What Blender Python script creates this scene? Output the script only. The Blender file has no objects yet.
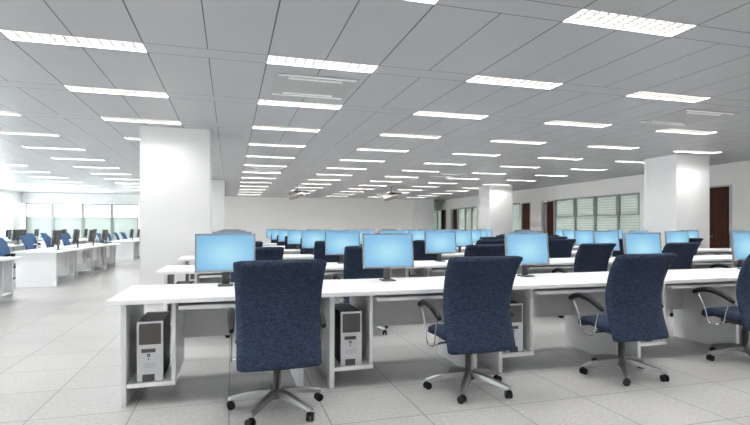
import bpy, bmesh, math, random
from mathutils import Vector, Matrix
random.seed(7)
PI = math.pi
scn = bpy.context.scene
COL = scn.collection
CEIL = 3.037
EYE = 1.24

# ------------------------------------------------------------ materials
def node_mat(name):
    m = bpy.data.materials.new(name); m.use_nodes = True
    nt = m.node_tree
    return m, nt, nt.nodes['Principled BSDF']

def plain(name, col, rough=0.5, metal=0.0, spec=0.5, var=0.03, scale=6.0, bump=0.0, bscale=60.0):
    m, nt, b = node_mat(name)
    tc = nt.nodes.new('ShaderNodeTexCoord')
    no = nt.nodes.new('ShaderNodeTexNoise'); no.inputs['Scale'].default_value = scale; no.inputs['Detail'].default_value = 3
    nt.links.new(tc.outputs['Object'], no.inputs['Vector'])
    mr = nt.nodes.new('ShaderNodeMapRange'); mr.inputs[3].default_value = 1 - var; mr.inputs[4].default_value = 1 + var
    nt.links.new(no.outputs['Fac'], mr.inputs[0])
    mx = nt.nodes.new('ShaderNodeVectorMath'); mx.operation = 'SCALE'
    mx.inputs[0].default_value = col
    nt.links.new(mr.outputs[0], mx.inputs['Scale'])
    nt.links.new(mx.outputs[0], b.inputs['Base Color'])
    b.inputs['Roughness'].default_value = rough
    b.inputs['Metallic'].default_value = metal
    b.inputs['Specular IOR Level'].default_value = spec
    if bump:
        n2 = nt.nodes.new('ShaderNodeTexNoise'); n2.inputs['Scale'].default_value = bscale
        nt.links.new(tc.outputs['Object'], n2.inputs['Vector'])
        bp = nt.nodes.new('ShaderNodeBump'); bp.inputs['Strength'].default_value = bump; bp.inputs['Distance'].default_value = 0.002
        nt.links.new(n2.outputs['Fac'], bp.inputs['Height']); nt.links.new(bp.outputs[0], b.inputs['Normal'])
    return m

def emit(name, col, strength):
    m = bpy.data.materials.new(name); m.use_nodes = True
    nt = m.node_tree; nt.nodes.clear()
    e = nt.nodes.new('ShaderNodeEmission'); e.inputs[0].default_value = (*col, 1); e.inputs[1].default_value = strength
    o = nt.nodes.new('ShaderNodeOutputMaterial'); nt.links.new(e.outputs[0], o.inputs[0])
    return m

def M1(nt, op, a, b=None, c=None):
    n = nt.nodes.new('ShaderNodeMath'); n.operation = op
    for k, v in enumerate((a, b, c)):
        if v is None: continue
        if isinstance(v, (int, float)): n.inputs[k].default_value = v
        else: nt.links.new(v, n.inputs[k])
    return n.outputs[0]

def fabric(name, dark, light):
    m, nt, b = node_mat(name)
    tc = nt.nodes.new('ShaderNodeTexCoord')
    outs = []
    for sc in ((26, 26, 420), (430, 430, 22), (150, 150, 150)):
        mp = nt.nodes.new('ShaderNodeMapping'); mp.inputs['Scale'].default_value = sc
        nt.links.new(tc.outputs['Object'], mp.inputs[0])
        no = nt.nodes.new('ShaderNodeTexNoise'); no.inputs['Scale'].default_value = 1.0; no.inputs['Detail'].default_value = 2
        nt.links.new(mp.outputs[0], no.inputs['Vector']); outs.append(no.outputs['Fac'])
    s = M1(nt, 'ADD', M1(nt, 'ADD', outs[0], outs[1]), outs[2])
    mr = nt.nodes.new('ShaderNodeMapRange'); mr.inputs[1].default_value = 1.2; mr.inputs[2].default_value = 1.85
    nt.links.new(s, mr.inputs[0])
    cr = nt.nodes.new('ShaderNodeMix'); cr.data_type = 'RGBA'
    cr.inputs[6].default_value = (*dark, 1); cr.inputs[7].default_value = (*light, 1)
    nt.links.new(mr.outputs[0], cr.inputs[0]); nt.links.new(cr.outputs[2], b.inputs['Base Color'])
    b.inputs['Roughness'].default_value = 0.85
    b.inputs['Specular IOR Level'].default_value = 0.25
    bp = nt.nodes.new('ShaderNodeBump'); bp.inputs['Strength'].default_value = 0.4; bp.inputs['Distance'].default_value = 0.002
    nt.links.new(s, bp.inputs['Height']); nt.links.new(bp.outputs[0], b.inputs['Normal'])
    return m

def line_mask(nt, coord, origin, period, half):
    """1 on grid lines at origin + k*period"""
    t = M1(nt, 'DIVIDE', M1(nt, 'SUBTRACT', coord, origin), period)
    f = M1(nt, 'SUBTRACT', t, M1(nt, 'ROUND', t))
    return M1(nt, 'LESS_THAN', M1(nt, 'ABSOLUTE', f), half / period)

def floor_mat():
    m, nt, b = node_mat('granite_floor_tiles')
    g = nt.nodes.new('ShaderNodeNewGeometry'); s = nt.nodes.new('ShaderNodeSeparateXYZ')
    nt.links.new(g.outputs['Position'], s.inputs[0])
    T = 0.6226
    ln = M1(nt, 'MAXIMUM', line_mask(nt, s.outputs[0], -1.255, T, 0.0042), line_mask(nt, s.outputs[1], 3.686, T, 0.0042))
    # speckled granite
    n1 = nt.nodes.new('ShaderNodeTexNoise'); n1.inputs['Scale'].default_value = 42; n1.inputs['Detail'].default_value = 4; n1.inputs['Roughness'].default_value = .8
    n2 = nt.nodes.new('ShaderNodeTexNoise'); n2.inputs['Scale'].default_value = 1.3; n2.inputs['Detail'].default_value = 4
    for n in (n1, n2): nt.links.new(g.outputs['Position'], n.inputs['Vector'])
    r1 = nt.nodes.new('ShaderNodeMapRange'); r1.inputs[1].default_value = .3; r1.inputs[2].default_value = .7; r1.inputs[3].default_value = .72; r1.inputs[4].default_value = 1.2
    nt.links.new(n1.outputs['Fac'], r1.inputs[0])
    r2 = nt.nodes.new('ShaderNodeMapRange'); r2.inputs[1].default_value = .3; r2.inputs[2].default_value = .7; r2.inputs[3].default_value = .93; r2.inputs[4].default_value = 1.05
    nt.links.new(n2.outputs['Fac'], r2.inputs[0])
    # each tile its own slight tone
    tx = M1(nt, 'FLOOR', M1(nt, 'DIVIDE', M1(nt, 'ADD', s.outputs[0], 1.255), T))
    ty = M1(nt, 'FLOOR', M1(nt, 'DIVIDE', M1(nt, 'SUBTRACT', s.outputs[1], 3.686), T))
    cb = nt.nodes.new('ShaderNodeCombineXYZ'); nt.links.new(tx, cb.inputs[0]); nt.links.new(ty, cb.inputs[1])
    wn = nt.nodes.new('ShaderNodeTexWhiteNoise'); nt.links.new(cb.outputs[0], wn.inputs['Vector'])
    r3 = nt.nodes.new('ShaderNodeMapRange'); r3.inputs[3].default_value = .96; r3.inputs[4].default_value = 1.04
    nt.links.new(wn.outputs['Value'], r3.inputs[0])
    v = M1(nt, 'MULTIPLY', M1(nt, 'MULTIPLY', r1.outputs[0], r2.outputs[0]), r3.outputs[0])
    sc = nt.nodes.new('ShaderNodeVectorMath'); sc.operation = 'SCALE'; sc.inputs[0].default_value = FLOOR_COL
    nt.links.new(v, sc.inputs['Scale'])
    mx = nt.nodes.new('ShaderNodeMix'); mx.data_type = 'RGBA'
    nt.links.new(ln, mx.inputs[0]); nt.links.new(sc.outputs[0], mx.inputs[6]); mx.inputs[7].default_value = (.15, .15, .15, 1)
    nt.links.new(mx.outputs[2], b.inputs['Base Color'])
    b.inputs['Roughness'].default_value = 0.33
    b.inputs['Specular IOR Level'].default_value = 0.5
    return m

LX0, LY0, LPX, LPY, LW, LD = 0.3751, 5.246, 2.3926, 1.8358, 1.2, 0.2697
def ceiling_mat():
    m, nt, b = node_mat('grey_metal_ceiling_panels')
    g = nt.nodes.new('ShaderNodeNewGeometry'); s = nt.nodes.new('ShaderNodeSeparateXYZ')
    nt.links.new(g.outputs['Position'], s.inputs[0])
    X, Y = s.outputs[0], s.outputs[1]
    h = 0.0068
    cont = M1(nt, 'MAXIMUM', line_mask(nt, X, LX0, LPX, h), line_mask(nt, X, LX0 + LW, LPX, h))
    mid = M1(nt, 'MAXIMUM', line_mask(nt, X, LX0 + LW / 2, LPX, h * .8), line_mask(nt, X, LX0 + LW + (LPX - LW) / 2, LPX, h * .8))
    # inside the narrow service strip the middle joints stop
    ty = M1(nt, 'DIVIDE', M1(nt, 'SUBTRACT', Y, LY0), LPY)
    fr = M1(nt, 'MULTIPLY', M1(nt, 'SUBTRACT', ty, M1(nt, 'FLOOR', ty)), LPY)
    outside = M1(nt, 'GREATER_THAN', fr, LD)
    mid = M1(nt, 'MULTIPLY', mid, outside)
    rows = M1(nt, 'MAXIMUM', line_mask(nt, Y, LY0, LPY, h * .7), line_mask(nt, Y, LY0 + LD, LPY, h * .7))
    ln = M1(nt, 'MAXIMUM', M1(nt, 'MAXIMUM', cont, mid), rows)
    n2 = nt.nodes.new('ShaderNodeTexNoise'); n2.inputs['Scale'].default_value = .8; nt.links.new(g.outputs['Position'], n2.inputs['Vector'])
    r2 = nt.nodes.new('ShaderNodeMapRange'); r2.inputs[3].default_value = .94; r2.inputs[4].default_value = 1.06
    nt.links.new(n2.outputs['Fac'], r2.inputs[0])
    sc = nt.nodes.new('ShaderNodeVectorMath'); sc.operation = 'SCALE'; sc.inputs[0].default_value = CEIL_COL
    nt.links.new(r2.outputs[0], sc.inputs['Scale'])
    mx = nt.nodes.new('ShaderNodeMix'); mx.data_type = 'RGBA'
    nt.links.new(ln, mx.inputs[0]); nt.links.new(sc.outputs[0], mx.inputs[6]); mx.inputs[7].default_value = (.025, .025, .028, 1)
    nt.links.new(mx.outputs[2], b.inputs['Base Color'])
    b.inputs['Roughness'].default_value = 0.42
    b.inputs['Specular IOR Level'].default_value = 0.6
    return m

def screen_mat():
    """the blue desktop picture shown on every monitor, paler in its middle"""
    m = bpy.data.materials.new('blue_screen'); m.use_nodes = True
    nt = m.node_tree; nt.nodes.clear()
    tc = nt.nodes.new('ShaderNodeTexCoord')
    sp = nt.nodes.new('ShaderNodeSeparateXYZ'); nt.links.new(tc.outputs['Generated'], sp.inputs[0])
    dx = M1(nt, 'SUBTRACT', sp.outputs[0], .5); dz = M1(nt, 'SUBTRACT', sp.outputs[2], .45)
    d = M1(nt, 'SQRT', M1(nt, 'ADD', M1(nt, 'MULTIPLY', dx, dx), M1(nt, 'MULTIPLY', dz, dz)))
    cr = nt.nodes.new('ShaderNodeValToRGB'); cr.color_ramp.interpolation = 'EASE'
    cr.color_ramp.elements[0].position = 0; cr.color_ramp.elements[0].color = (.47, .83, 1.0, 1)
    cr.color_ramp.elements[1].position = .62; cr.color_ramp.elements[1].color = (.25, .56, .84, 1)
    nt.links.new(d, cr.inputs[0])
    e = nt.nodes.new('ShaderNodeEmission'); nt.links.new(cr.outputs[0], e.inputs[0]); e.inputs[1].default_value = SCREEN_E
    gl = nt.nodes.new('ShaderNodeBsdfGlossy'); gl.inputs[0].default_value = (.04, .04, .04, 1); gl.inputs['Roughness'].default_value = .3
    ad = nt.nodes.new('ShaderNodeAddShader'); nt.links.new(e.outputs[0], ad.inputs[0]); nt.links.new(gl.outputs[0], ad.inputs[1])
    o = nt.nodes.new('ShaderNodeOutputMaterial'); nt.links.new(ad.outputs[0], o.inputs[0])
    return m

def pane_mat(name, col, trans):
    """thin window pane: mostly clear (trans ~1) or frosted film (trans ~0)"""
    m = bpy.data.materials.new(name); m.use_nodes = True
    nt = m.node_tree; nt.nodes.clear()
    tp = nt.nodes.new('ShaderNodeBsdfTransparent'); tp.inputs[0].default_value = (*col, 1)
    tl = nt.nodes.new('ShaderNodeBsdfTranslucent'); tl.inputs[0].default_value = (*col, 1)
    df = nt.nodes.new('ShaderNodeBsdfDiffuse'); df.inputs[0].default_value = (*col, 1)
    gl = nt.nodes.new('ShaderNodeBsdfGlossy'); gl.inputs['Roughness'].default_value = .1
    m1 = nt.nodes.new('ShaderNodeMixShader'); m1.inputs[0].default_value = .5
    nt.links.new(tl.outputs[0], m1.inputs[1]); nt.links.new(df.outputs[0], m1.inputs[2])
    m2 = nt.nodes.new('ShaderNodeMixShader'); m2.inputs[0].default_value = trans
    nt.links.new(m1.outputs[0], m2.inputs[1]); nt.links.new(tp.outputs[0], m2.inputs[2])
    m3 = nt.nodes.new('ShaderNodeMixShader'); m3.inputs[0].default_value = .05
    nt.links.new(m2.outputs[0], m3.inputs[1]); nt.links.new(gl.outputs[0], m3.inputs[2])
    o = nt.nodes.new('ShaderNodeOutputMaterial'); nt.links.new(m3.outputs[0], o.inputs[0])
    return m

def wood_mat():
    m, nt, b = node_mat('mahogany_veneer')
    tc = nt.nodes.new('ShaderNodeTexCoord'); mp = nt.nodes.new('ShaderNodeMapping'); mp.inputs['Scale'].default_value = (14, 14, .9)
    nt.links.new(tc.outputs['Object'], mp.inputs[0])
    no = nt.nodes.new('ShaderNodeTexNoise'); no.inputs['Scale'].default_value = 2; no.inputs['Detail'].default_value = 5
    nt.links.new(mp.outputs[0], no.inputs['Vector'])
    cr = nt.nodes.new('ShaderNodeValToRGB')
    cr.color_ramp.elements[0].position = .3; cr.color_ramp.elements[0].color = (.026, .005, .0015, 1)
    cr.color_ramp.elements[1].position = .75; cr.color_ramp.elements[1].color = (.075, .019, .005, 1)
    nt.links.new(no.outputs['Fac'], cr.inputs[0]); nt.links.new(cr.outputs[0], b.inputs['Base Color'])
    b.inputs['Roughness'].default_value = .5; b.inputs['Specular IOR Level'].default_value = .2
    return m

def blind_mat():
    m = bpy.data.materials.new('pale_green_slat_blind'); m.use_nodes = True
    nt = m.node_tree; nt.nodes.clear()
    g = nt.nodes.new('ShaderNodeNewGeometry'); s = nt.nodes.new('ShaderNodeSeparateXYZ'); nt.links.new(g.outputs['Position'], s.inputs[0])
    ln = line_mask(nt, s.outputs[2], 0, .095, .013)
    mx = nt.nodes.new('ShaderNodeMix'); mx.data_type = 'RGBA'
    mx.inputs[6].default_value = (.50, .52, .49, 1); mx.inputs[7].default_value = (.35, .37, .35, 1); nt.links.new(ln, mx.inputs[0])
    tl = nt.nodes.new('ShaderNodeBsdfTranslucent'); df = nt.nodes.new('ShaderNodeBsdfDiffuse')
    nt.links.new(mx.outputs[2], tl.inputs[0]); nt.links.new(mx.outputs[2], df.inputs[0])
    m1 = nt.nodes.new('ShaderNodeMixShader'); m1.inputs[0].default_value = .55
    nt.links.new(tl.outputs[0], m1.inputs[1]); nt.links.new(df.outputs[0], m1.inputs[2])
    o = nt.nodes.new('ShaderNodeOutputMaterial'); nt.links.new(m1.outputs[0], o.inputs[0])
    return m

FLOOR_COL = (.405, .402, .398)
CEIL_COL = (.365, .37, .385)
SCREEN_E = 0.30
LIGHT_E = 17.0
WORLD_E = 3.4
MAT = {
    'floor': floor_mat(), 'ceiling': ceiling_mat(),
    'wall': plain('white_wall_paint', (.88, .875, .865), .8, var=.015, scale=2),
    'wallwarm': plain('warm_white_wall_paint', (.88, .86, .84), .8, var=.015, scale=2),
    'column': plain('column_white_paint', (.76, .76, .76), .7, var=.015, scale=2),
    'desk': plain('white_laminate', (.84, .84, .845), .35, var=.01),
    'panel': plain('pale_grey_laminate', (.70, .70, .71), .4, var=.01),
    'denim': fabric('navy_denim_fabric', (.0025, .005, .016), (.050, .074, .130)),
    'blue': fabric('window_lit_blue_fabric', (.03, .075, .18), (.11, .21, .38)),  # blue lightened: window brightness and haze are put into the cloth colour
    'steel': plain('brushed_grey_metal', (.27, .27, .27), .32, .85, var=.05, scale=20),
    'chrome': plain('polished_chrome', (.55, .55, .57), .15, 1.0, var=.02),
    'darksteel': plain('dark_metal', (.10, .10, .105), .4, .6),
    'black': plain('black_plastic', (.006, .006, .007), .45, spec=.25, bump=.1),
    'bezel': plain('silver_grey_bezel', (.24, .25, .275), .4, .2),
    'shell': plain('dark_monitor_shell', (.085, .083, .078), .55),
    'screen': screen_mat(),
    'case': plain('charcoal_computer_case', (.02, .02, .023), .45, .3),
    'silver': plain('silver_plastic', (.60, .61, .64), .35, .35),
    'drive': plain('dark_drive_cover', (.075, .07, .068), .3),
    'lamp': emit('lit_lamp_diffuser', (1.0, .985, .96), LIGHT_E),
    'louvre': plain('louvre_aluminium', (.085, .08, .075), .4, .3),
    'frame': plain('white_enamel_frame', (.8, .8, .8), .4),
    'vent': plain('grey_vent_plate', (.37, .37, .375), .6),
    'flap': plain('white_vent_flap', (.95, .95, .95), .3),
    'wood': wood_mat(), 'blind': blind_mat(),
    'mullion': plain('grey_aluminium_mullion', (.28, .29, .30), .45, .5),
    'doorframe': plain('grey_door_frame', (.55, .55, .56), .5),
    'clear': pane_mat('clear_window_pane', (.93, .96, .95), .92),
    'frost': pane_mat('frosted_green_film', (.46, .505, .472), .10),
    'dimview': pane_mat('grey_dim_room_pane', (.20, .20, .20), .05),  # grey put into the pane stands in for the dim room behind
    'purple': plain('purple_fabric_board', (.16, .10, .42), .8),
    'projbody': plain('beige_projector_body', (.42, .40, .36), .6),
    'lens': plain('dark_lens_glass', (.01, .01, .012), .08),
}

# ------------------------------------------------------------ mesh helpers
def box(bm, x0, x1, y0, y1, z0, z1, bev=0.0, seg=1, mat=None):
    vs = [bm.verts.new((x, y, z)) for x in (x0, x1) for y in (y0, y1) for z in (z0, z1)]
    idx = [(0, 1, 3, 2), (4, 6, 7, 5), (0, 4, 5, 1), (2, 3, 7, 6), (0, 2, 6, 4), (1, 5, 7, 3)]
    fs = [bm.faces.new([vs[i] for i in f]) for f in idx]
    if bev:
        es = list({e for f in fs for e in f.edges})
        r = bmesh.ops.bevel(bm, geom=es, offset=bev, segments=seg, affect='EDGES', profile=.6)
        vs = list({v for v in vs if v.is_valid} | set(r['verts']))
    if mat is not None:
        bmesh.ops.transform(bm, matrix=mat, verts=[v for v in vs if v.is_valid])
    return vs

def tube(bm, pts, r, n=10, caps=True):
    """round bar swept along pts; r is a number or a list"""
    pts = [Vector(p) for p in pts]; rs = r if isinstance(r, (list, tuple)) else [r] * len(pts)
    rings = []; up = None
    for i, p in enumerate(pts):
        a = pts[max(i - 1, 0)]; b = pts[min(i + 1, len(pts) - 1)]
        t = (b - a).normalized()
        if up is None:
            up = Vector((0, 0, 1)) if abs(t.z) < .9 else Vector((1, 0, 0))
        s = t.cross(up).normalized(); up = s.cross(t).normalized()
        rings.append([bm.verts.new(p + (s * math.cos(2 * PI * k / n) + up * math.sin(2 * PI * k / n)) * rs[i]) for k in range(n)])
    for a, b in zip(rings, rings[1:]):
        for k in range(n):
            f = bm.faces.new((a[k], a[(k + 1) % n], b[(k + 1) % n], b[k])); f.smooth = True
    if caps:
        bm.faces.new(rings[0][::-1]); bm.faces.new(rings[-1])

def smooth_pts(pts, sub=4):
    P = [Vector(p) for p in pts]; out = []
    for i in range(len(P) - 1):
        p0 = P[max(i - 1, 0)]; p1 = P[i]; p2 = P[i + 1]; p3 = P[min(i + 2, len(P) - 1)]
        for k in range(sub):
            t = k / sub
            out.append(.5 * ((2 * p1) + (-p0 + p2) * t + (2 * p0 - 5 * p1 + 4 * p2 - p3) * t * t + (-p0 + 3 * p1 - 3 * p2 + p3) * t ** 3))
    out.append(P[-1]); return out

def obj(name, bm, mat, parent=None):
    me = bpy.data.meshes.new(name); bmesh.ops.recalc_face_normals(bm, faces=bm.faces[:]); bm.to_mesh(me); bm.free()
    me.materials.append(MAT[mat] if isinstance(mat, str) else mat)
    o = bpy.data.objects.new(name, me); COL.objects.link(o)
    if parent: o.parent = parent
    return o

def boxobj(name, dims, mat, parent=None, bev=0.0, seg=1):
    bm = bmesh.new(); box(bm, *dims, bev=bev, seg=seg); return obj(name, bm, mat, parent)

def thing(name, cat=None, loc=(0, 0, 0), rz=0.0, label=None, group=None):
    o = bpy.data.objects.new(name, None); COL.objects.link(o)
    o.empty_display_size = .1
    o.location = loc; o.rotation_euler = (0, 0, rz)
    if cat: o['category'] = cat
    if label: o['label'] = label
    if group: o['group'] = group
    return o

def tag(o, label, cat, group=None):
    o['label'] = label; o['category'] = cat
    if group: o['group'] = group
    return o

def struct(o):
    o['kind'] = 'structure'; return o

def dup(root, loc, rz, label, group=None, keep=None):
    r = root.copy(); COL.objects.link(r); r.location = loc; r.rotation_euler = (0, 0, rz)
    r['label'] = label
    if group: r['group'] = group
    for ch in root.children:
        if keep and not keep(ch): continue
        c = ch.copy(); COL.objects.link(c); c.parent = r
        for g in ch.children:
            d = g.copy(); COL.objects.link(d); d.parent = c
    return r

UNSEEN = {20, 21, 22, 23, 24, 38, 42, 46, 50, 53, 54, 55, 56, 57, 58, 59, 60, 70, 74, 78, 82, 86, 90, 93, 94, 96, 98, 105, 106, 110, 114, 118, 122, 126, 128, 129, 130, 137, 138, 141, 142, 145, 146, 148, 149, 150, 153, 154, 158, 161, 162, 166, 169, 170, 173, 174, 177, 178, 180, 181, 182, 184, 185, 186, 189, 190, 192, 197, 198, 200, 201, 202, 204, 205, 206, 209, 210, 212, 213, 214, 216, 219, 221, 222, 247, 248, 249, 250, 251, 252, 255, 258, 260, 261, 262, 263, 264, 277, 278, 279, 280, 281, 282, 283, 284, 285, 286, 287, 288, 289, 290, 291, 292, 293, 294, 300, 303, 304, 306}      # running numbers of furniture that nothing of shows in the view
COUNT = [0]; NUM = []
class Kind:
    """the first placing moves the prototype itself, later ones copy it"""
    def __init__(self, proto): self.proto = proto; self.used = False
    def put(self, loc, rz, label, group, prune=False):
        if prune:
            COUNT[0] += 1
            if COUNT[0] in UNSEEN: return None
            NUM.append((COUNT[0], label))
        if not self.used:
            self.used = True; p = self.proto; p.location = loc; p.rotation_euler = (0, 0, rz)
            p['label'] = label; p['group'] = group; return p
        return dup(self.proto, loc, rz, label, group)

# ------------------------------------------------------------ the room
XL, XR, YB, YF = -10.2, 13.2, -3.2, 29.2
YR = 31.4      # recess on the far right
struct(boxobj('floor', (XL - .2, XR + .2, YB - .2, YR + .2, -.12, 0), 'floor'))
LIGHTS = []
for i in range(-4, 6):
    for j in range(-4, 13):
        x = LX0 + LPX * i; y = LY0 + LPY * j
        if x < XL + .05 or x + LW > XR - .05 or y + LD > YF - .1: continue
        LIGHTS.append((i, j, x, y))
def ceiling_sheet():
    """panelled soffit with an opening for every light fitting, and the slab over the void"""
    bm = bmesh.new()
    xs = sorted({XL - .2, XR + .2} | {v for (_, _, x, _) in LIGHTS for v in (x, x + LW)})
    ys = sorted({YB - .2, YR + .2} | {v for (_, _, _, y) in LIGHTS for v in (y, y + LD)})
    holes = {(round(x, 4), round(y, 4)) for (_, _, x, y) in LIGHTS}
    grid = {}
    def v(a, b):
        if (a, b) not in grid: grid[(a, b)] = bm.verts.new((xs[a], ys[b], CEIL))
        return grid[(a, b)]
    for a in range(len(xs) - 1):
        for b in range(len(ys) - 1):
            if (round(xs[a], 4), round(ys[b], 4)) in holes: continue
            bm.faces.new((v(a, b), v(a, b + 1), v(a + 1, b + 1), v(a + 1, b)))
    top = bmesh.ops.extrude_face_region(bm, geom=bm.faces[:])
    bmesh.ops.translate(bm, vec=(0, 0, .006), verts=[e for e in top['geom'] if isinstance(e, bmesh.types.BMVert)])
    return bm
struct(obj('ceiling', ceiling_sheet(), 'ceiling'))
struct(boxobj('ceiling_slab', (XL - .2, XR + .2, YB - .2, YR + .2, CEIL + .15, CEIL + .3), 'wall'))
bm = bmesh.new()
for d in ((XL - .2, XL - .1, YB - .2, YR + .2), (XR + .1, XR + .2, YB - .2, YR + .2), (XL - .1, XR + .1, YB - .2, YB - .1), (XL - .1, XR + .1, YR + .1, YR + .2)):
    box(bm, *d, CEIL + .006, CEIL + .15)
struct(obj('ceiling_edge', bm, 'wall'))
struct(boxobj('wall_front', (XL, XR, YB - .2, YB, 0, CEIL), 'wall'))
# far wall: solid from behind the left pillar to the right recess, glazed partition further left
struct(boxobj('wall_back', (-4.75, 12.3, YF, YF + .25, 0, CEIL), 'wallwarm'))
struct(boxobj('wall_recess_side', (12.3, 12.45, YF + .25, YR, 0, CEIL), 'wallwarm'))
struct(boxobj('wall_recess', (12.45, XR, YR, YR + .2, 0, CEIL), 'wallwarm'))
bm = bmesh.new()
box(bm, XL, -4.75, YF, YF + .2, 2.50, CEIL); box(bm, XL, -4.75, YF, YF + .2, 0, .25)
struct(obj('wall_back_left', bm, 'wall'))
struct(boxobj('wall_back_pilaster', (10.95, 12.3, 28.85, YF, 0, CEIL), 'column'))
# glazed partition of the left part of the far wall
wn = 1
edges = [-10.05, -8.83, -7.45, -6.07, -4.78]
for a, b in zip(edges, edges[1:]):
    w = struct(thing('window_%d' % wn)); wn += 1
    boxobj('upper_pane', (a + .06, b - .06, YF + .08, YF + .10, 1.80, 2.46), 'clear', w)
    boxobj('lower_pane', (a + .06, b - .06, YF + .08, YF + .10, .27, 1.76), 'frost', w)
    bm = bmesh.new()
    box(bm, a, a + .06, YF + .02, YF + .16, .25, 2.5); box(bm, b - .06, b, YF + .02, YF + .16, .25, 2.5)
    box(bm, a + .06, b - .06, YF + .02, YF + .16, 2.44, 2.5); box(bm, a + .06, b - .06, YF + .04, YF + .14, 1.755, 1.80)
    obj('window_frame', bm, 'mullion', w)
# left outer wall: piers, sill and head around tall daylight windows
bm = bmesh.new()
box(bm, XL - .2, XL, YB, YR, 0, .30); box(bm, XL - .2, XL, YB, YR, 2.88, CEIL)
ends = []
y = 28.1
box(bm, XL - .2, XL, 28.1, YR, .30, 2.88)
while y > YB + 1:
    y1 = y; y0 = max(y - 4.2, YB + .2)
    ends.append((y0, y1)); box(bm, XL - .2, XL, y0 - .7, y0, .30, 2.88); y = y0 - .7
struct(obj('wall_left', bm, 'wall'))
for (y0, y1) in ends:
    w = struct(thing('window_%d' % wn)); wn += 1
    boxobj('pane', (XL - .12, XL - .10, y0 + .04, y1 - .04, .34, 2.84), 'clear', w)
    bm = bmesh.new()
    for yy in (y0, (y0 + y1) / 2 - .03, y1 - .06): box(bm, XL - .15, XL - .05, yy, yy + .06, .30, 2.88)
    for z in (.30, 2.20, 2.82):
        for (ya, yb) in ((y0 + .06, (y0 + y1) / 2 - .03), ((y0 + y1) / 2 + .03, y1 - .06)):
            box(bm, XL - .15, XL - .05, ya, yb, z, z + .06)
    obj('window_frame', bm, 'frame', w)
# right wall: solid stretches, head band over the openings
HD = 2.44
glz = [(13.47, 18.04), (20.62, 22.6), (24.85, 27.37), (29.83, 31.2)]
drs = [(10.28, 11.05), (18.04, 18.94), (19.77, 20.54), (27.37, 28.35), (29.02, 29.83)]
bm = bmesh.new()
box(bm, XR, XR + .2, YB, YR + .2, HD, CEIL)
cuts = sorted(glz + drs); yy = YB
for a, b in cuts:
    if a > yy + .001: box(bm, XR, XR + .2, yy, a, 0, HD)
    yy = b
box(bm, XR, XR + .2, yy, YR + .2, 0, HD)
struct(obj('wall_right', bm, 'wallwarm'))
posts = {13.47: [13.47, 14.46, 15.62, 16.75, 17.84], 20.62: [20.62, 21.45, 22.5], 24.85: [24.85, 25.6, 26.4, 27.2], 29.83: [29.83, 30.5, 31.1]}
for (a, b) in glz:
    ps = (posts[a] if b - posts[a][-1] > .25 else posts[a][:-1]) + [b]
    for p, q in zip(ps, ps[1:]):
        w = struct(thing('window_%d' % wn)); wn += 1
        boxobj('pane', (XR + .10, XR + .115, p + .05, q - .05, .05, HD - .05), 'clear', w)
        bm = bmesh.new()
        box(bm, XR + .02, XR + .18, p, p + .05, 0, HD); box(bm, XR + .02, XR + .18, q - .05, q, 0, HD)
        box(bm, XR + .02, XR + .18, p + .05, q - .05, HD - .05, HD); box(bm, XR + .02, XR + .18, p + .05, q - .05, 0, .05)
        box(bm, XR + .03, XR + .08, p + .05, p + .12, 1.72, HD - .05); box(bm, XR + .03, XR + .08, q - .09, q - .05, 1.72, HD - .05); box(bm, XR + .07, XR + .10, p + .05, q - .05, 1.68, 1.74)  # narrow upper strips added to stand in for dark gaps beside the blinds
        obj('window_frame', bm, 'mullion', w)
        boxobj('blind', (XR + .045, XR + .06, p + .12, q - .09, 1.72, HD - .052), 'blind', w)
        boxobj('blind', (XR + .05, XR + .065, p + .052, q - .052, .055, 1.71), 'blind', w)
dn = 1
leafs = [(10.43, 11.03), (18.04, 18.60), (19.80, 20.50), (27.40, 28.05), (29.05, 29.80)]
for (a, b), (p, q) in zip(drs, leafs):
    d = struct(thing('door_%d' % dn)); dn += 1
    bm = bmesh.new()
    box(bm, XR - .02, XR + .2, a, a + .03, 0, HD); box(bm, XR - .02, XR + .2, b - .03, b, 0, HD)
    box(bm, XR - .02, XR + .2, a + .03, b - .03, HD - .04, HD)
    obj('door_frame', bm, 'doorframe', d)
    p2, q2 = max(p, a + .03), min(q, b - .03)
    boxobj('door_leaf', (XR + .04, XR + .085, p2, q2, .01, HD - .045), 'wood', d)
    bm = bmesh.new(); tube(bm, [(XR + .04, q2 - .07, 1.0), (XR - .01, q2 - .07, 1.0), (XR - .01, q2 - .19, 1.0)], .011, 8)
    obj('door_handle', bm, 'chrome', d)
    for (u, v) in ((a + .03, p2), (q2, b - .03)):
        if v - u > .08:
            boxobj('side_pane', (XR + .09, XR + .10, u, v, .01, HD - .05), 'clear' if dn == 2 else 'dimview', d)
bm = bmesh.new()
box(bm, 15.0, 15.15, 8.6, 12.2, 0, CEIL); box(bm, XR + .2, 15.0, 8.5, 8.6, 0, CEIL); box(bm, XR + .2, 15.0, 12.2, 12.3, 0, CEIL)
struct(obj('wall_corridor', bm, 'wall'))
struct(boxobj('ceiling_corridor', (XR + .2, 15.15, 8.5, 12.3, CEIL, CEIL + .1), 'wall'))
struct(boxobj('floor_corridor', (XR + .2, 15.15, 8.5, 12.3, -.12, 0), 'floor'))
pb = thing('partition_board', 'partition', (XR + .75, 10.98, 0), 0, 'purple fabric partition board seen through the glass beside the nearest brown door')
boxobj('board', (-.03, .03, -.45, .45, .15, 1.15), 'purple', pb, .008)
bm = bmesh.new(); box(bm, -.2, .2, -.40, -.36, 0, .15); box(bm, -.2, .2, .36, .40, 0, .15); obj('foot', bm, 'steel', pb)
# skirting
struct(boxobj('baseboard_back', (-4.75, 10.85, YF - .012, YF, 0, .09), 'panel'))
struct(boxobj('baseboard_right', (XR - .012, XR, YB, 10.28, 0, .09), 'panel'))
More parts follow.
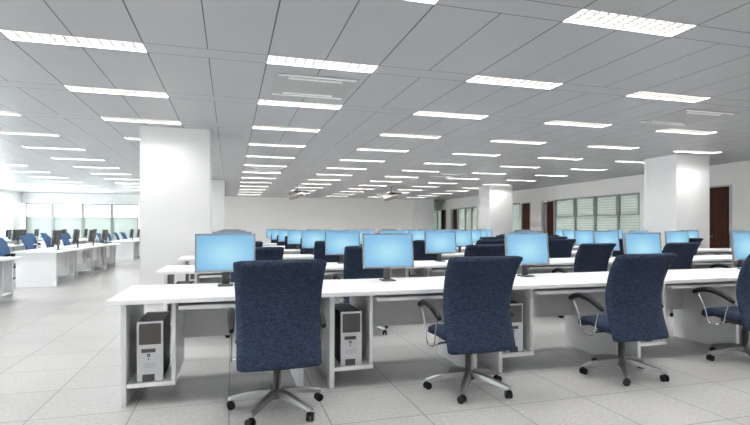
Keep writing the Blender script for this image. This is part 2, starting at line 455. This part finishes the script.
# free-standing square pillars
for i, (x0, x1, y0, y1, lb) in enumerate([
        (-1.53, -.36, 9.52, 10.42, ''), (-1.39, -.22, 19.45, 20.4, ''), (10.38, 11.42, 9.47, 10.45, ''), (10.42, 11.50, 18.55, 19.5, '')]):
    struct(boxobj('wall_pillar_%d' % (i + 1), (x0, x1, y0, y1, 0, CEIL), 'column'))

# ------------------------------------------------------------ ceiling lights
NTH = ['first', 'second', 'third', 'fourth', 'fifth', 'sixth', 'seventh', 'eighth', 'ninth', 'tenth', 'eleventh', 'twelfth', 'thirteenth', 'fourteenth', 'fifteenth', 'sixteenth', 'seventeenth']
def make_light():
    t = thing('ceiling_light', 'ceiling light')
    D = .055
    boxobj('diffuser', (.006, LW - .006, .006, LD - .006, D, D + .004), 'lamp', t)
    bm = bmesh.new()
    for d in ((0, LW, 0, .006), (0, LW, LD - .006, LD), (0, .006, .006, LD - .006), (LW - .006, LW, .006, LD - .006)):
        box(bm, d[0], d[1], d[2], d[3], -.002, D + .012)
    obj('housing', bm, 'frame', t)
    bm = bmesh.new()
    for k in range(1, 12):
        x = LW * k / 12; box(bm, x - .002, x + .002, .008, LD - .008, .004, .030)
    for k in range(1, 5):
        y = LD * k / 5; box(bm, .008, LW - .008, y - .002, y + .002, .002, .036)
    obj('louvre', bm, 'louvre', t)
    return t
LK = Kind(make_light())
colname = {-4: 'column beside the windows', -3: 'third column left of the pillar', -2: 'second column left of the pillar',
           -1: 'column meeting the left pillar', 0: 'column right of the left pillar', 1: 'second column right of left pillar',
           2: 'third column right of left pillar', 3: 'column left of the right pillar', 4: 'column meeting the right pillar', 5: 'column along the doors'}
NEAREST = {-4: 9, -3: 6, -2: 2, -1: 0, 0: -1, 1: -1, 2: 0, 3: 1, 4: 2}     # first row of each column that the view takes in
for (i, j, x, y) in LIGHTS:
    k = j - NEAREST[i]
    if k < 0: lb = 'louvred ceiling light outside the photo, %s before its %s' % (NTH[-k - 1], colname[i])
    else: lb = 'white louvred ceiling light, %s from the front, %s' % (NTH[k], colname[i])
    LK.put((x, y, CEIL), 0, lb, 'recessed ceiling lights')

LK.put((13.6, 10.4, CEIL - .07), 0, 'unseen ceiling light added to brighten the corridor behind the nearest brown door', 'recessed ceiling lights')  # unseen lamp, added to brighten the corridor behind the door
# air-conditioning cassettes
def make_cassette():
    t = thing('air_vent', 'air vent')
    boxobj('face_plate', (0, 1.0, 0, .96, -.006, 0), 'vent', t)
    for (x0, x1, y0, y1) in ((.03, .97, .035, .065), (.16, .82, .13, .175), (.16, .82, .79, .835), (.03, .97, .895, .925)):
        bm = bmesh.new(); box(bm, x0, x1, y0, y1, -.020, -.0065, .003); obj('flap', bm, 'flap', t)
    return t
AK = Kind(make_cassette())
for x, y, lb in ((.50, 5.79, 'square grey ceiling air vent between the two nearest lights above the left chairs'),
                 (6.60, 5.82, 'square grey ceiling air vent near the right pillar'),
                 (.55, 15.0, 'distant ceiling air vent in the light column beside the left pillar'),
                 (6.60, 15.0, 'distant ceiling air vent right of centre')):
    AK.put((x, y, CEIL), 0, lb, 'ceiling air vents')

# projectors
def make_projector():
    t = thing('ceiling_projector', 'projector')
    bm = bmesh.new(); tube(bm, [(0, 0, -.01), (0, 0, -.30)], .018, 10); box(bm, -.07, .07, -.07, .07, -.012, 0); obj('mount_pole', bm, 'darksteel', t)
    bm = bmesh.new(); box(bm, -.10, .42, -.14, .14, -.335, -.27, .01); obj('bracket', bm, 'darksteel', t)
    R = Matrix.Rotation(math.radians(24), 4, 'X') @ Matrix.Rotation(math.radians(-16), 4, 'Y')
    bm = bmesh.new(); box(bm, -.30, .30, -.24, .24, -.08, .08, .03, 2, Matrix.Translation((-.06, 0, -.44)) @ R); b = obj('body', bm, 'projbody', t)
    bm = bmesh.new(); tube(bm, [Vector((-.06, 0, -.44)) + R @ Vector((.12, .24, 0)), Vector((-.06, 0, -.44)) + R @ Vector((.12, .28, 0))], .05, 16); obj('lens', bm, 'lens', b)
    return t
PKd = Kind(make_projector())
PKd.put((2.62, 20.3, CEIL), 0, 'beige projector hanging from the ceiling, the left one of the two', 'ceiling projectors')
PKd.put((6.65, 20.3, CEIL), 0, 'beige projector hanging from the ceiling, the right one of the two', 'ceiling projectors')

# ------------------------------------------------------------ furniture prototypes
UP = 1.465        # desk pitch
def make_desk(kind='computer_desk'):
    """x 0..1.26 between the outer faces of the side panels, y 0 = front edge of the panels, user stands at -y"""
    t = thing('computer_desk', 'desk')
    boxobj('side_panel', (0, .036, 0, .74, 0, .714), 'panel', t, .002)
    boxobj('side_panel', (1.224, 1.26, 0, .74, 0, .714), 'panel', t, .002)
    boxobj('divider_panel', (.325, .352, .02, .72, .155, .714), 'panel', t, .002)
    boxobj('tower_shelf', (.036, .352, .01, .72, .125, .153), 'desk', t, .002)
    boxobj('modesty_panel', (.352, 1.224, .62, .638, .33, .714), 'panel', t)
    tr = boxobj('keyboard_tray', (.375, 1.20, -.03, .40, .660, .690), 'desk', t, .004)
    for x in (.3535, 1.2065): boxobj('tray_rail', (x, x + .016, .02, .42, .680, .706), 'steel', tr)
    return t

def make_tower():
    t = thing('computer_tower', 'computer')
    W, D, H = .172, .44, .425
    boxobj('case', (0, W, .015, D, .008, H), 'case', t, .004)
    f = boxobj('front_bezel', (0, W, 0, .0145, .002, H), 'silver', t, .004, 2)
    boxobj('drive_cover', (.014, W - .014, -.004, -.0002, .262, H - .014), 'drive', f, .002)
    boxobj('card_slot', (.030, W - .050, -.003, -.0002, .205, .232), 'drive', f)
    bm = bmesh.new(); tube(bm, [(.077, -.0002, .186), (.077, -.004, .186)], .011, 20); obj('power_button', bm, 'black', f)
    bm = bmesh.new(); tube(bm, [(.077, -.0045, .186), (.077, -.006, .186)], .005, 16); obj('power_light', bm, 'silver', f)
    bm = bmesh.new(); tube(bm, [(.077, -.0002, .160), (.077, -.003, .160)], .005, 16); obj('reset_button', bm, 'black', f)
    bm = bmesh.new()
    for r_ in range(3):
        for k in range(9 - r_):
            tube(bm, [(.040 + .010 * k + .004 * r_, -.0002, .125 - .012 * r_), (.040 + .010 * k + .004 * r_, -.0012, .125 - .012 * r_)], .0022, 6)
    obj('vent_holes', bm, 'drive', f)
    boxobj('foot_plate', (.036, W - .056, -.006, -.0002, .004, .052), 'drive', f, .001)
    bm = bmesh.new(); box(bm, .01, W - .01, .03, .06, 0, .008); box(bm, .01, W - .01, D - .06, D - .03, 0, .008); obj('foot', bm, 'black', t)
    return t

def make_monitor():
    """screen faces -y, base centre at the origin on the desk top"""
    t = thing('monitor', 'monitor')
    W, Z0, Z1 = .245, .118, .442
    piv = Vector((0, -.02, .12)); T = Matrix.Translation(piv) @ Matrix.Rotation(math.radians(-6), 4, 'X') @ Matrix.Translation(-piv)
    bm = bmesh.new()
    b = .013
    for d in ((-W, W, Z0, Z0 + b + .004), (-W, W, Z1 - b, Z1), (-W, -W + b, Z0 + b + .004, Z1 - b), (W - b, W, Z0 + b + .004, Z1 - b)):
        box(bm, d[0], d[1], -.028, -.005, d[2], d[3])
    bmesh.ops.transform(bm, matrix=T, verts=bm.verts[:]); fr = obj('bezel', bm, 'bezel', t)
    bm = bmesh.new(); box(bm, -W + b, W - b, -.0225, -.0185, Z0 + b + .004, Z1 - b); bmesh.ops.transform(bm, matrix=T, verts=bm.verts[:]); obj('screen', bm, 'screen', t)
    bm = bmesh.new()
    box(bm, -W + .002, W - .002, -.0175, .006, Z0 + .002, Z1 - .002, .003); box(bm, -.15, .15, .0065, .030, Z0 + .05, Z1 - .06, .01)
    bmesh.ops.transform(bm, matrix=T, verts=bm.verts[:]); obj('back_shell', bm, 'shell', t)
    bm = bmesh.new(); box(bm, -.030, .030, .032, .056, .010, .22, .004); box(bm, -.022, .022, .020, .032, .16, .25); obj('stand_neck', bm, 'shell', t)
    bm = bmesh.new(); box(bm, -.062, .062, -.045, .085, 0, .012, .005, 2); obj('stand_base', bm, 'shell', t)
    return t

def sheet(bm, pts_front, pts_back, halfw, nx=11, corner=.06, bow=0.0, flare=0.0):
    """closed padded slab: profile pairs (y,z) front/back swept across x with rounded corners"""
    n = len(pts_front)
    L = [0]
    for a, b in zip(pts_back, pts_back[1:]): L.append(L[-1] + math.hypot(b[0] - a[0], b[1] - a[1]))
    tot = L[-1]
    def wid(s):
        d = min(s, tot - s)
        if d >= corner: return halfw
        return halfw - corner + math.sqrt(max(corner ** 2 - (corner - d) ** 2, 0))
    F, B = [], []
    for i in range(n):
        w = wid(L[i]) + flare * max(0, (L[i] / tot - .35) / .65) ** 1.5; fr, br = [], []
        for k in range(nx):
            u = -1 + 2 * k / (nx - 1); x = u * w
            edge = 1 - max(0, (abs(u) - .8) / .2) ** 2 * .55
            fy, fz = pts_front[i]; by, bz = pts_back[i]
            my, mz = (fy + by) / 2, (fz + bz) / 2
            yo = bow * u * u
            fr.append(bm.verts.new((x, my + (fy - my) * edge + yo, mz + (fz - mz) * edge)))
            br.append(bm.verts.new((x, my + (by - my) * edge + yo, mz + (bz - mz) * edge)))
        F.append(fr); B.append(br)
    def q(*v):
        f = bm.faces.new(v); f.smooth = True
    for i in range(n - 1):
        for k in range(nx - 1):
            q(F[i][k], F[i][k + 1], F[i + 1][k + 1], F[i + 1][k]); q(B[i][k + 1], B[i][k], B[i + 1][k], B[i + 1][k + 1])
        q(F[i + 1][0], B[i + 1][0], B[i][0], F[i][0]); q(F[i][-1], B[i][-1], B[i + 1][-1], F[i + 1][-1])
    for k in range(nx - 1):
        q(F[0][k + 1], F[0][k], B[0][k], B[0][k + 1]); q(F[-1][k], F[-1][k + 1], B[-1][k + 1], B[-1][k])

def make_chair(cloth):
    """sitter faces +y; origin at the hub on the floor"""
    t = thing('office_chair', 'chair')
    # backrest: lumbar bulge forward, rolled-back top
    c = smooth_pts([(0, -.235, .335), (0, -.215, .40), (0, -.175, .52), (0, -.150, .66), (0, -.170, .79), (0, -.215, .91), (0, -.268, .992), (0, -.312, 1.028)], 4)
    fr, bk = [], []
    for i, p in enumerate(c):
        a = c[max(i - 1, 0)]; b = c[min(i + 1, len(c) - 1)]; tt = (b - a).normalized(); nn = Vector((0, tt.z, -tt.y))
        s = i / (len(c) - 1); th = .026 * (1 - .6 * max(0, abs(2 * s - 1) - .88) / .12)
        fr.append(((p + nn * th).y, (p + nn * th).z)); bk.append(((p - nn * th).y, (p - nn * th).z))
    bm = bmesh.new(); sheet(bm, fr, bk, .270, 13, .028, bow=.018, flare=.022); obj('backrest', bm, cloth, t)
    # seat
    sp = smooth_pts([(0, -.20, .430), (0, -.10, .425), (0, .05, .430), (0, .17, .440), (0, .24, .432), (0, .272, .408)], 4)
    top = [(p.y, p.z + .035) for p in sp]; bot = [(p.y, p.z - .035) for p in sp]
    bm = bmesh.new(); sheet(bm, top, bot, .245, 13, .05, bow=-.01); obj('seat', bm, cloth, t)
    bm = bmesh.new(); box(bm, -.13, .13, -.12, .14, .350, .388, .01, 2); tube(bm, [(0, -.10, .372), (0, -.24, .360), (0, -.215, .42)], .016, 10)
    tube(bm, [(.10, .05, .37), (.27, .07, .375)], .007, 8); obj('seat_mechanism', bm, 'darksteel', t)
    bm = bmesh.new(); tube(bm, [(0, 0, .085), (0, 0, .14), (0, 0, .141), (0, 0, .30), (0, 0, .301), (0, 0, .352)], [.045, .043, .030, .028, .020, .020], 16)
    obj('gas_lift', bm, 'steel', t)
    for k in range(5):
        a = math.radians(90 + 72 * k)
        ux, uy = math.cos(a), math.sin(a)
        R = Matrix.Rotation(a, 4, 'Z')
        bm = bmesh.new()
        st = [(.025, .030, .150, .094), (.12, .027, .140, .098), (.24, .023, .112, .078), (.315, .019, .092, .062), (.335, .012, .084, .066)]
        rr = []
        for (r, w, zt, zb) in st:
            rr.append([bm.verts.new(R @ Vector(v)) for v in ((r, -w, zb), (r, w, zb), (r, w * .8, zt - .008), (r, w * .35, zt), (r, -w * .35, zt), (r, -w * .8, zt - .008))])
        for A, B in zip(rr, rr[1:]):
            for m_ in range(6):
                f = bm.faces.new((A[m_], A[(m_ + 1) % 6], B[(m_ + 1) % 6], B[m_]))
        bm.faces.new(rr[0][::-1]); bm.faces.new(rr[-1])
        leg = obj('base_leg', bm, 'steel', t)
        bm = bmesh.new()
        cx, cy = ux * .318, uy * .318
        b2 = a + 1.1 + k * .9; wx, wy = math.cos(b2), math.sin(b2)
        for s in (-1, 1):
            tube(bm, [(cx + wx * s * .006, cy + wy * s * .006, .027), (cx + wx * s * .024, cy + wy * s * .024, .027)], .027, 14)
        tube(bm, [(cx, cy, .03), (cx, cy, .068)], .009, 8)
        obj('caster', bm, 'black', leg)
    for s in (-1, 1):
        x = s * .300
        ar = smooth_pts([(x, .235, .625), (x, .160, .500), (x, .120, .372), (x, .085, .348), (x, .02, .348), (x, -.025, .37), (x, -.055, .48), (x, -.10, .600)], 4)
        bm = bmesh.new(); tube(bm, ar, .0062, 8); tube(bm, [(x, .05, .348), (s * .13, .05, .362)], .009, 8); arm = obj('armrest', bm, 'chrome', t)
        pd = smooth_pts([(x, .275, .618), (x, .245, .640), (x, .15, .662), (x, .04, .650), (x, -.06, .612), (x, -.125, .575)], 4)
        n = len(pd)
        bm = bmesh.new(); tube(bm, pd, [.012 + .013 * math.sin(PI * min(1, (i + .6) / n * 1.0)) ** .5 for i in range(n)], 10)
        obj('arm_pad', bm, 'black', arm)
    return t

DK = Kind(make_desk()); TK = Kind(make_tower()); MK = Kind(make_monitor())
CK = Kind(make_chair('denim')); BK = Kind(make_chair('blue'))

def worktop(x0, x1, loc, rz, label):
    bm = bmesh.new(); box(bm, x0, x1, -.065, .86, .7145, .75, .003)
    o = obj('worktop', bm, 'desk'); o.location = loc; o.rotation_euler = (0, 0, rz)
    tag(o, label, 'worktop', 'long white worktops')
    return o

# ------------------------------------------------------------ the main block of desk rows
ROWN = ['nearest', 'second', 'third', 'fourth', 'fifth', 'sixth', 'farthest']
X0, Y0, RP = -.728, 3.765, 2.33
units = [6, 9, 9, 8, 8, 7, 7]
MON = {(0, 0): -.04, (0, 1): 1.405, (0, 2): 2.88, (0, 3): 4.33, (0, 4): 5.87}
CHR = {(0, 0): (.305, 3.43), (0, 1): (1.76, 3.45), (0, 2): (3.18, 3.44), (0, 3): (4.61, 3.465), (0, 4): (6.2, 3.45),
       (1, 0): .27, (1, 1): 1.53, (1, 2): 3.06, (1, 3): 4.68, (1, 4): 6.12, (1, 5): 7.6,
       (2, 0): .2, (2, 1): 1.56, (2, 2): 3.23, (2, 3): 4.45, (2, 4): 5.9, (2, 5): 7.4, (3, 1): 1.66, (3, 4): 5.78}
for r in range(7):
    yf = Y0 + RP * r
    rn = ROWN[r]
    worktop(X0 - .075, X0 + UP * (units[r] - 1) + 1.26 + .10, (0, yf, 0), 0, 'long white worktop of the %s desk row in the main block' % rn)
    for u in range(units[r]):
        nth = NTH[u]
        DK.put((X0 + UP * u, yf, 0), 0, 'white laminate desk, %s from the left in the %s row of the main block' % (nth, rn), 'desks in the main rows', True)
        TK.put((X0 + UP * u + .095, yf + .045, .153), 0, 'silver-fronted black computer tower in the %s desk from the left, %s row' % (nth, rn), 'computer towers on desk shelves', True)
        mx = MON.get((r, u), .02 + 1.47 * u)
        MK.put((mx, yf + .61, .75), 0, 'lit blue-screen monitor, %s from the left on the %s desk row' % (nth, rn), 'monitors with blue screens', True)
        cx = CHR.get((r, u), .12 + 1.475 * u)
        cy = yf - .34 + random.uniform(-.03, .03)
        if isinstance(cx, tuple): cx, cy = cx
        CK.put((cx, cy, 0), (0 if r == 0 else random.uniform(-.06, .06)), 'navy denim office chair, %s from the left at the %s desk row' % (nth, rn), 'navy office chairs', True)

# ------------------------------------------------------------ the block beside the windows, users face the aisle (+x)
RZ = -PI / 2
def L2W(xf, ystart, lx, ly):
    """local desk coords (lx along the run, ly deep) -> world, the run starting at its far end ystart"""
    return (xf + ly, ystart - lx)
WROW = ['aisle-side', 'middle', 'window-side']
SEG = ['front', 'middle', 'far']
for r in range(3):
    xf = -4.28 - 2.33 * r
    for s, (yend, n) in enumerate(((9.78, 2), (17.60, 4), (26.3, 4))):
        x, y = L2W(xf, yend, 0, 0)
        if (r, s) not in ((1, 0), (2, 0), (2, 1)): worktop(-.075, UP * (n - 1) + 1.26 + .075, (x, y, 0), RZ, 'white worktop, %s run, %s row of the block by the windows' % (SEG[s], WROW[r]))
        for u in range(n):
            where = '%s from the near end, %s run, %s row by the windows' % (NTH[n - 1 - u], SEG[s], WROW[r])
            x, y = L2W(xf, yend, UP * u, 0); DK.put((x, y, 0), RZ, 'white desk, ' + where, 'desks by the windows', True)
            x, y = L2W(xf, yend, UP * u + .68, .56); MK.put((x, y, .75), RZ + random.uniform(-.08, .04), 'dark-backed monitor, ' + where, 'monitors by the windows', True)
            x, y = L2W(xf, yend, UP * u + .36, -.40); BK.put((x, y, 0), RZ + random.uniform(-.1, .1), 'blue office chair, ' + where, 'blue office chairs by the windows', True)

# ------------------------------------------------------------ daylight, camera, colour management
w = bpy.data.worlds.new('sky'); scn.world = w; w.use_nodes = True
bg = w.node_tree.nodes['Background']; bg.inputs[0].default_value = (.93, .97, 1.0, 1); bg.inputs[1].default_value = WORLD_E

cam = bpy.data.cameras.new('camera'); co = bpy.data.objects.new('camera', cam); COL.objects.link(co)
cam.sensor_fit = 'HORIZONTAL'; cam.sensor_width = 36; cam.lens = 494.85 / 750 * 36
cam.shift_y = (228.0 - 212.5) / 750; cam.clip_start = .05; cam.clip_end = 200
co.matrix_world = Matrix.Translation((0, 0, EYE)) @ Matrix.Rotation(-.2840, 4, 'Z') @ Matrix.Rotation(PI / 2, 4, 'X') @ Matrix.Rotation(.0003, 4, 'Z')
scn.camera = co
vs = scn.view_settings
vs.view_transform = 'Standard'; vs.look = 'None'; vs.exposure = 1.62; vs.gamma = 1.0; vs.use_curve_mapping = False
